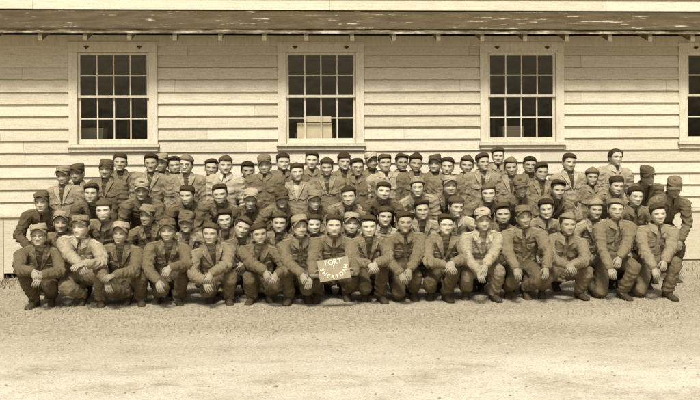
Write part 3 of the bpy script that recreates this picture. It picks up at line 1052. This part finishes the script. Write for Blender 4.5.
def zone(x, y):
    z = GZ(x, y)
    z = z + .012 * vnoise(np.stack([x * 1.3, y * 2.0, x * 0], 1)) + .006 * vnoise(np.stack([x * 5, y * 7, x * 0 + 4], 1))
    return z
xs = np.concatenate([[-600, -120, -40, -18], np.linspace(-11, 11, 240), [18, 40, 120, 600]])
ys = np.concatenate([[-600, -120, -40, -18], np.linspace(-12, .6, 150), [3, 20, 120, 600]])
gx, gy = np.meshgrid(xs, ys)
near = (np.abs(gx) < 12) & (gy > -13) & (gy < 1)
gzv = np.where(near, zone(gx.ravel(), gy.ravel()).reshape(gx.shape), -.02)
gzv = np.where((gy > .5), -.2, gzv)
mb = MB(); c_ = len(xs)
mb.add(np.stack([gx, gy, gzv], 2).reshape(-1, 3), [(i * c_ + j, i * c_ + j + 1, (i + 1) * c_ + j + 1, (i + 1) * c_ + j) for i in range(len(ys) - 1) for j in range(c_ - 1)])
tag(mb.build('ground', M_GROUND, None, True), kind='structure')

def blades(name, n, xr, yfun, h, v, label, cat, dens):
    x = rng.uniform(*xr, n); y = yfun(n)
    keep = dens(x, y) > rng.uniform(0, 1, n)
    x, y = x[keep], y[keep]; n = len(x)
    z = zone(x, y)
    a = rng.uniform(0, 6.28, n); hh = h * rng.uniform(.4, 1.3, n); wd = rng.uniform(.004, .009, n)
    lean = rng.normal(0, .6, (n, 2)) * hh[:, None]
    p0 = np.stack([x - np.cos(a) * wd, y - np.sin(a) * wd, z - .005], 1); p1 = np.stack([x + np.cos(a) * wd, y + np.sin(a) * wd, z - .005], 1)
    p2 = np.stack([x + lean[:, 0], y + lean[:, 1], z + hh], 1)
    vv = np.stack([p0, p1, p2], 1).reshape(-1, 3)
    me = bpy.data.meshes.new(name)
    me.from_pydata(vv.tolist(), [], np.arange(3 * n).reshape(-1, 3).tolist()); me.update()
    o = link(name, me, v)
    tag(o, label, cat, kind='stuff')
M_STRAW = plain('dry_grass', .30, .9, .45, 1.5, 0)
M_WEED = plain('weeds', .17, .9, .5, 2, 0)
pn = lambda x, y, s, o: vnoise(np.stack([x * s * .6, y * s, x * 0 + o], 1))
blades('dry_grass', 42000, (-7.5, 7.5), lambda n: rng.uniform(-6.0, -2.2, n), .022, M_STRAW,
       'short dry worn grass on the ground in front of the men', 'grass', lambda x, y: np.clip(.55 + 1.1 * pn(x, y, 2.3, 1), 0, 1) * np.clip((y + 6.0) / 2.4, 0, 1))
blades('weeds', 16000, (-8.5, 8.5), lambda n: -np.abs(rng.normal(0, .9, n)) - .05, .085, M_WEED,
       'ragged weeds growing along the foot of the barracks wall', 'weeds', lambda x, y: np.clip(.4 + 1.2 * pn(x, y, 1.6, 5), 0, 1) * (np.where(x < 0, 1, .35)))
# grit
n = 1500
mb = MB()
px_, py_ = rng.uniform(-6, 6, n), rng.uniform(-8.4, -3.9, n)
pz_ = zone(px_, py_)
for i in range(n):
    r_ = .004 + .011 * rng.random() ** 3
    v = np.array([(1, 0, 0), (-1, 0, 0), (0, 1, 0), (0, -1, 0), (0, 0, .7), (0, 0, -.7)]) * r_ * rng.uniform(.6, 1.3, (6, 1)) + np.array([px_[i], py_[i], pz_[i] + r_ * .3])
    mb.add(v, [(0, 2, 4), (2, 1, 4), (1, 3, 4), (3, 0, 4), (2, 0, 5), (1, 2, 5), (3, 1, 5), (0, 3, 5)])
tag(mb.build('gravel', plain('grit', .30, .9, .5, 3, 0)), 'small loose stones scattered over the pale dust', 'gravel', kind='stuff')
# ------------------------------------------------------------------ the men
GD, GC, GB, GA = 'men crouching in the front row', 'men in the second row', 'men bending forward in the third row', 'men standing in the back row'
# front row: image-left is L, image-right is R; (u, v) of knees, feet and hands
D = dict(group=GD, row='D')
F = [
 dict(label='man in wire spectacles and pale visored cap crouching leftmost in the front row', x=37, chin=247, cap='field', ct=.34, jt=.14, glasses=True, kL=(20, 274), fL=(26, 307), kR=(46, 283), fR=(41, 304), hL=(33, 271), hR=(41, 275), turn=4, brow=.8),
 dict(label='stocky man in a light jacket and square visored cap, forearms crossed on one knee', x=79, chin=238, cap='field', ct=.26, jt=.24, open_=False, kL=(60, 284), fL=(74, 305), kR=(96, 271), fR=(93, 307), hL=(80, 265), hR=(84, 264), yaw=-4),
 dict(label='front-row man in pale round cap with a white cuff, third from left', x=119, chin=245, cap='field', ct=.38, jt=.13, kL=(104, 287), fL=(121, 304), kR=(138, 271), fR=(135, 306), hL=(107, 281), hR=(114, 275), yaw=-6),
 dict(label='young front-row man with dark upturned cap brim, fourth from left', x=166.5, chin=242, cap='field', ct=.17, jt=.13, kL=(161, 286), fL=(152, 304), kR=(181, 271), fR=(174, 306), hL=(158, 281), hR=(170, 267), cp=-10, roll=4),
 dict(label='dark-jawed front-row man leaning on his right knee, fifth from left', x=210, chin=245, cap='beret', ct=.10, jt=.14, skin_v=.34, kL=(204, 287), fL=(208, 304), kR=(230, 272), fR=(226, 306), hL=(205, 281), hR=(211, 273)),
 dict(label='front-row man in a dark tilted cap, second to the left of the sign holder', x=259, chin=245, cap='beret', ct=.07, jt=.16, kL=(248, 273), fL=(250, 306), kR=(280, 281), fR=(268, 303), hL=(266, 272), hR=(276, 274), cr=-8),
 dict(label='front-row man with pale cap and light cuff, immediately left of the sign holder', x=300, chin=238, cap='field', ct=.30, jt=.18, open_=False, kL=(286, 268), fL=(289, 303), kR=(307, 286), fR=(308, 300), hL=(302, 274), hR=(310, 278)),
 dict(label='beret-wearing man at front centre holding up the lettered sign', x=334.5, chin=236.5, cap='beret', ct=.07, jt=.13, open_=False, kL=(314, 280), fL=(318, 302), kR=(356, 278), fR=(349, 302), hL=(313, 278, -3.86), hR=(355.5, 273.5, -3.86), grip=True),
 dict(label='front-row man with one knee raised high, immediately right of the sign holder', x=369, chin=237, cap='beret', ct=.08, jt=.15, kL=(366, 283), fL=(368, 301), kR=(384, 264), fR=(384, 302), hL=(369, 264), hR=(376, 263), cr=6),
 dict(label='man in closed dark jacket kneeling second to the right of the sign holder', x=405.5, chin=233, cap='beret', ct=.07, jt=.14, open_=False, kL=(401, 292), kR=(418, 274), fR=(418, 302), hL=(401, 273), hR=(409, 271)),
 dict(label='man in beret and wide lapels, forearm on raised knee, third right of the sign', x=447, chin=236, cap='beret', ct=.07, jt=.16, kL=(432, 279), fL=(436, 300), kR=(458, 265), fR=(451, 301), hL=(446, 265), hR=(453, 262), cr=5),
 dict(label='man in near-white cap and pale open coat with one hand hanging off his knee', x=484.5, chin=231, cap='field', ct=.44, jt=.32, kL=(470, 271), fL=(473, 298), kR=(503, 266), fR=(500, 299), hL=(479, 271), hR=(485, 266), shirt=.28, cr=3),
 dict(label='man in grey square cap squatting with a hand on each knee', x=526, chin=228, cap='field', ct=.20, jt=.20, open_=False, kL=(517, 278), fL=(518, 297), kR=(545, 277), fR=(535, 297), hL=(516, 268), hR=(546, 268)),
 dict(label='man in tilted light cap with both hands clasped between his knees', x=570, chin=235, cap='garrison', ct=.26, jt=.17, open_=False, kL=(551, 275), fL=(553, 295), kR=(593, 267), fR=(589, 295), hL=(567, 265), hR=(573, 264), cr=12),
 dict(label='man in pale fuzzy cap down on one knee, second from right in the front row', x=618.5, chin=220, cap='knit', ct=.22, jt=.19, open_=False, pose='kneel', kL=(609, 291), kR=(638, 262), fR=(630, 295), hL=(611, 272), hR=(617, 264), cp=-8),
 dict(label='dark-capped man rightmost in the front row, forearms on his raised knee', x=661, chin=224.5, cap='beret', ct=.08, jt=.20, open_=False, pose='kneel', kL=(647, 288), kR=(679.5, 257), fR=(675, 295), hL=(654, 268), hR=(664, 262), cr=-6),
]
SIGN = None
for q in F:
    r_, info = person(**{**D, **q})
    if q.get('grip'): SIGN = info

# second row, heads seen between the shoulders of the first
C = dict(group=GC, row='C')
for q in [
 dict(label='leftmost second-row man in a pale peaked cap, between the first two crouching men', x=59.5, chin=233, cap='field', ct=.34, jt=.15, cr=8),
 dict(label='smooth-faced second-row man in a grey folded cap, second from left', x=102.5, chin=221, cap='garrison', ct=.14, jt=.12, open_=False, cr=6, yaw=-10),
 dict(label='second-row man in light tilted fatigue cap under the first window, third from left', x=146, chin=226, cap='field', ct=.28, jt=.17, cr=10),
 dict(label='second-row man with shaded brim and light jacket, fourth from left', x=185.5, chin=233, cap='field', ct=.17, jt=.22, cp=6),
 dict(label='round-faced second-row man in dark cap, fifth from left', x=224.5, chin=230, cap='beret', ct=.06, jt=.14),
 dict(label='second-row man with head cocked to one side under a slanting cap', x=242, chin=238, cap='beret', ct=.11, jt=.18, roll=10, cr=16, Y=-3.05),
 dict(label='second-row man in narrow dark folded cap with deep shade around his head, left of sign', x=279.5, chin=233, cap='garrison', ct=.10, jt=.16, cr=-6),
 dict(label='weathered second-row man in dark cap just left of the sign holder', x=314, chin=235, cap='beret', ct=.07, jt=.18, skin_v=.42),
 dict(label='second-row man in pale soft cap just right of the sign holder', x=352, chin=234, cap='field', ct=.36, jt=.15, cr=-5),
 dict(label='second-row man in dark knit cap, above the gap between first two men right of sign', x=385.5, chin=227, cap='knit', ct=.08, jt=.24),
 dict(label='dark-browed second-row man in black cap and light collar, tenth from left', x=423, chin=220, cap='beret', ct=.05, jt=.24, brow=1.2),
 dict(label='second-row man in narrow folded cap and pale jacket, left of the near-white cap', x=457.5, chin=217, cap='garrison', ct=.12, jt=.28, open_=False, cr=-7),
 dict(label='small-faced second-row man squeezed in right of the near-white cap', x=504.5, chin=224, cap='beret', ct=.08, jt=.15),
 dict(label='oval-faced second-row man in thin dark cap and light buttoned jacket', x=548, chin=219, cap='knit', ct=.05, jt=.24, open_=False),
 dict(label='second-row man in light folded cap, second from right', x=597.5, chin=220, cap='garrison', ct=.34, jt=.18, cr=-8),
 dict(label='dark woollen-capped man rightmost in the second row', x=638, chin=206.5, cap='knit', ct=.05, jt=.17, open_=False),
]: person(**{**C, **q})

# third row, bending forward with hands on knees
B = dict(group=GB, row='B', pose='stoop')
for q in [
 dict(label='man in visored cap and dark jacket bending forward at the far left', x=40, chin=212, cap='field', ct=.13, jt=.10, open_=False),
 dict(label='dark-capped third-row man in dark jacket, second from left', x=90, chin=203, cap='beret', ct=.06, jt=.11, skin_v=.36),
 dict(label='third-row man in pale visored cap and broad dark jacket below the first window', x=140.5, chin=200, cap='field', ct=.36, jt=.12, open_=False, pitch=8),
 dict(label='third-row man in dark fuzzy cap, fourth from left, head bowed slightly', x=186.5, chin=205, cap='beret', ct=.06, jt=.13, pitch=6),
 dict(label='long-faced third-row man in black cap leaning in a dark jacket', x=219.5, chin=203.5, cap='beret', ct=.07, jt=.12, skin_v=.38),
 dict(label='third-row man in pale cap looking down over a dark jacket', x=250, chin=209.5, cap='field', ct=.40, jt=.10, pitch=10, roll=4),
 dict(label='third-row man with cap brim hiding his brow, left of centre', x=282, chin=208, cap='field', ct=.09, jt=.17, cp=12, pitch=4),
 dict(label='third-row man looking down under a light floppy fatigue cap near the centre', x=314.5, chin=210, cap='field', ct=.26, jt=.12, pitch=8),
 dict(label='third-row man in slanted dark cap with wide light shoulders above centre', x=349.5, chin=206, cap='garrison', ct=.06, jt=.24, cr=-9),
 dict(label='third-row man in dark jacket and black cap right of the light-shouldered man', x=384, chin=201, cap='beret', ct=.06, jt=.10, open_=False),
 dict(label='third-row man in pale grey knit cap, right of centre', x=418.5, chin=197, cap='knit', ct=.28, jt=.25, open_=False),
 dict(label='third-row man in light mottled peaked cap below the third window', x=451, chin=195.5, cap='field', ct=.38, jt=.16, cr=8),
 dict(label='broad-jawed third-row man in folded dark-edged cap', x=490, chin=203, cap='garrison', ct=.15, jt=.15, cr=-10, skin_v=.4),
 dict(label='third-row man with square visored cap pulled level, gazing down', x=522.5, chin=197, cap='field', ct=.18, jt=.17, open_=False, pitch=8, cp=2),
 dict(label='third-row man in dark cap with drooping head and open jacket, right of centre', x=560, chin=199, cap='beret', ct=.06, jt=.15, pitch=8, cp=-12),
 dict(label='dark-capped third-row man in light jacket looking down, in front of the tall bareheaded man', x=619, chin=195, cap='beret', ct=.06, jt=.20, pitch=8),
]: person(**{**B, **q})
person(label='man in shadowed visored cap bending forward alone at the far right end', group=GB, row='B', pose='stoop', x=677, chin=197, cap='field', ct=.20, jt=.14, open_=False, pitch=22, cp=4,
       Y=-2.5, fR=(683, 284), lean=-.3)

# back row, standing in two staggered ranks
A = dict(group=GA, row='A', pose='stand'); Z = dict(group=GA, row='Z', pose='stand')
for q in [
 dict(label='back-row man in slanting light cap and open light jacket, leftmost', x=62, chin=185, cap='field', ct=.27, jt=.20, cr=9),
 dict(Z, label='back-row man in tall dark visored cap, second from left', x=76, chin=182, cap='field', ct=.11, jt=.15),
 dict(label='back-row man in flat dark visored cap below left window corner, third from left', x=105, chin=178, cap='field', ct=.12, jt=.14),
 dict(Z, label='tall back-row man in black cap under the first window, fourth from left', x=119, chin=171, cap='beret', ct=.06, jt=.13),
 dict(label='tall back-row man in pale open jacket and black cap at the first window corner', x=150, chin=172, cap='beret', ct=.05, jt=.28),
 dict(Z, label='back-row man with shaded face under a light visored cap, half hidden behind pale jacket', x=161, chin=171.5, cap='field', ct=.30, jt=.15, skin_v=.36),
 dict(Z, label='shadow-faced back-row man in black cap left of the spectacled man in folded cap', x=174, chin=174, cap='beret', ct=.06, jt=.13, skin_v=.34),
 dict(label='spectacled back-row man in light folded cap, eighth from left', x=185.5, chin=173.5, cap='garrison', ct=.24, jt=.19, glasses=True, cr=10),
 dict(Z, label='back-row man in low black cap peering from behind the light-jacketed man', x=211, chin=176.5, cap='beret', ct=.06, jt=.12),
 dict(label='broad back-row man in light jacket left of the second window', x=225, chin=174, cap='garrison', ct=.10, jt=.27, open_=False, cr=4),
 dict(Z, label='short back-row man in tight black knit cap between two taller men', x=247.5, chin=179, cap='knit', ct=.04, jt=.14),
 dict(label='back-row man in light visored cap and buttoned jacket left of the second window frame', x=264.5, chin=173.5, cap='field', ct=.20, jt=.19, open_=False),
 dict(Z, label='back-row man in black cap below left edge of the second window', x=283, chin=170.5, cap='beret', ct=.05, jt=.16, open_=False),
 dict(label='back-row man with white shirt collar and fuzzy dark cap below the second window', x=297, chin=181, cap='beret', ct=.07, jt=.22, shirt=.45),
 dict(Z, label='tall back-row man in black cap directly below the middle of the second window', x=312, chin=169, cap='beret', ct=.06, jt=.18, open_=False),
 dict(label='back-row man in open jacket and low dark cap below the second window', x=327, chin=176, cap='garrison', ct=.08, jt=.17, pitch=5),
 dict(Z, label='thick-necked back-row man in narrow dark cap under right half of the second window', x=344.5, chin=170, cap='garrison', ct=.06, jt=.20, skin_v=.4, cr=-6),
 dict(label='spectacled back-row man in pocketed jacket below right edge of the second window', x=357.5, chin=176.5, cap='beret', ct=.06, jt=.18, open_=False, glasses=True),
 dict(Z, label='back-row man in near-white slanting peaked cap right of the second window', x=372, chin=170, cap='field', ct=.42, jt=.15, cr=-9),
 dict(label='back-row man in pale jacket and dark cap beside the near-white peaked cap', x=385.5, chin=172, cap='beret', ct=.09, jt=.30, open_=False),
 dict(Z, label='back-row man in dark cap, just right of the pale-jacketed man near centre', x=402.5, chin=171, cap='beret', ct=.07, jt=.14),
 dict(label='back-row man with white open collar and dark cap midway between windows', x=416.5, chin=172, cap='garrison', ct=.06, jt=.17, shirt=.45),
 dict(Z, label='back-row man in dark long-visored cap turned aside', x=436, chin=172, cap='field', ct=.10, jt=.14, yaw=-18, skin_v=.38),
 dict(label='back-row man in round black cap and plain jacket left of the third window', x=448.5, chin=175, cap='beret', ct=.06, jt=.15, open_=False),
 dict(Z, label='back-row man in thin tilted cap left of third window frame', x=468, chin=173.5, cap='garrison', ct=.10, jt=.16, cr=8),
 dict(label='pale-faced back-row man in dark cap below left edge of the third window', x=484, chin=171, cap='beret', ct=.07, jt=.20),
 dict(Z, label='tallest back-row man below the third window, head against its sill', x=499.5, chin=164.5, cap='beret', ct=.08, jt=.18, open_=False),
 dict(label='back-row man in grey slanting folded cap below the third window', x=512.5, chin=176, cap='garrison', ct=.20, jt=.18, cr=12),
 dict(Z, label='smooth-faced back-row man in thin black cap under right half of the third window', x=531.5, chin=173.5, cap='knit', ct=.04, jt=.15),
 dict(label='shorter back-row man in dark cap with open collar, right of the third window centre', x=543, chin=181, cap='beret', ct=.06, jt=.15),
 dict(label='back-row man in dark cap and light jacket standing apart right of the third window', x=571, chin=171, cap='knit', ct=.06, jt=.22),
 dict(label='back-row man in wide folded cap and dark jacket, fourth from right', x=594, chin=186, cap='garrison', ct=.20, jt=.13, open_=False, cr=-5),
 dict(label='tall bareheaded back-row man in light jacket, third from right', x=618, chin=166, cap=None, jt=.24, open_=False),
 dict(label='man in visored cap stooping with tilted head at right end of the back row', x=650, chin=185, cap='field', ct=.12, jt=.12, pose='stoop', roll=-6, pitch=12, Y=-1.7),
]: person(**{**A, **q})

# ------------------------------------------------------------------ the sign
yS = -3.95
tl, trr, br, bl = [np.array(at(u, v, yS)) for u, v in ((318.2, 260.4), (349.0, 255.4), (349.8, 279.0), (318.8, 281.8))]
cS = (tl + trr + br + bl) / 4
ux = (trr - tl); wS = np.linalg.norm(ux); ux /= wS
uz = (tl - bl); hS = np.linalg.norm(uz); uz = uz - ux * uz.dot(ux); uz /= np.linalg.norm(uz)
un = np.cross(ux, uz)                                # away from / towards the viewer
if un[1] > 0: un = -un
mS = Matrix(((ux[0], uz[0], un[0]), (ux[1], uz[1], un[1]), (ux[2], uz[2], un[2]))).to_4x4()
mS.translation = Vector(cS)
mb = MB(); mb.box(-wS / 2, wS / 2, -hS / 2, hS / 2, -.008, .008)
sign = mb.build('sign', plain('sign_board', .31, .8, .12, 14, .3))
sign.matrix_world = mS
tag(sign, 'square board lettered FORT 1 SHERIDAN held by the man at front centre', 'sign')
M_INK = plain('sign_lettering', .74, .8, .05, 10, .1)
def glyphs(items):
    out = MB()
    for ch, size, x_, y_, ang in items:
        cu = bpy.data.curves.new('t', 'FONT'); cu.body = ch; cu.size = size; cu.align_x = 'CENTER'; cu.align_y = 'CENTER'
        cu.offset = .0016; cu.extrude = .0015; cu.resolution_u = 3
        o = bpy.data.objects.new('t', cu); COL.objects.link(o)
        dg = bpy.context.evaluated_depsgraph_get(); dg.update()
        me = bpy.data.meshes.new_from_object(o.evaluated_get(dg))
        co = get_co(me); a = R(ang)
        v = np.stack([co[:, 0] * math.cos(a) - co[:, 1] * math.sin(a) + x_, co[:, 0] * math.sin(a) + co[:, 1] * math.cos(a) + y_, co[:, 2] + .0098], 1)
        out.add(v, [tuple(p.vertices) for p in me.polygons])
        bpy.data.objects.remove(o); bpy.data.curves.remove(cu); bpy.data.meshes.remove(me)
    return out
it = [(c, .076, -.078 + .052 * i, hS / 2 - .040, 0) for i, c in enumerate('FORT')] + [('1', .060, 0, .022, 0)]
for i, c in enumerate('SHERIDAN'):
    th = -90 + (i - 3.5) * 22
    it.append((c, .062, .138 * math.cos(R(th)), .042 + .128 * math.sin(R(th)), th + 90))
glyphs(it).build('lettering', M_INK, sign)

# ------------------------------------------------------------------ link everything
bpy.data.objects.remove(_tmp)
for o in PENDING: COL.objects.link(o)
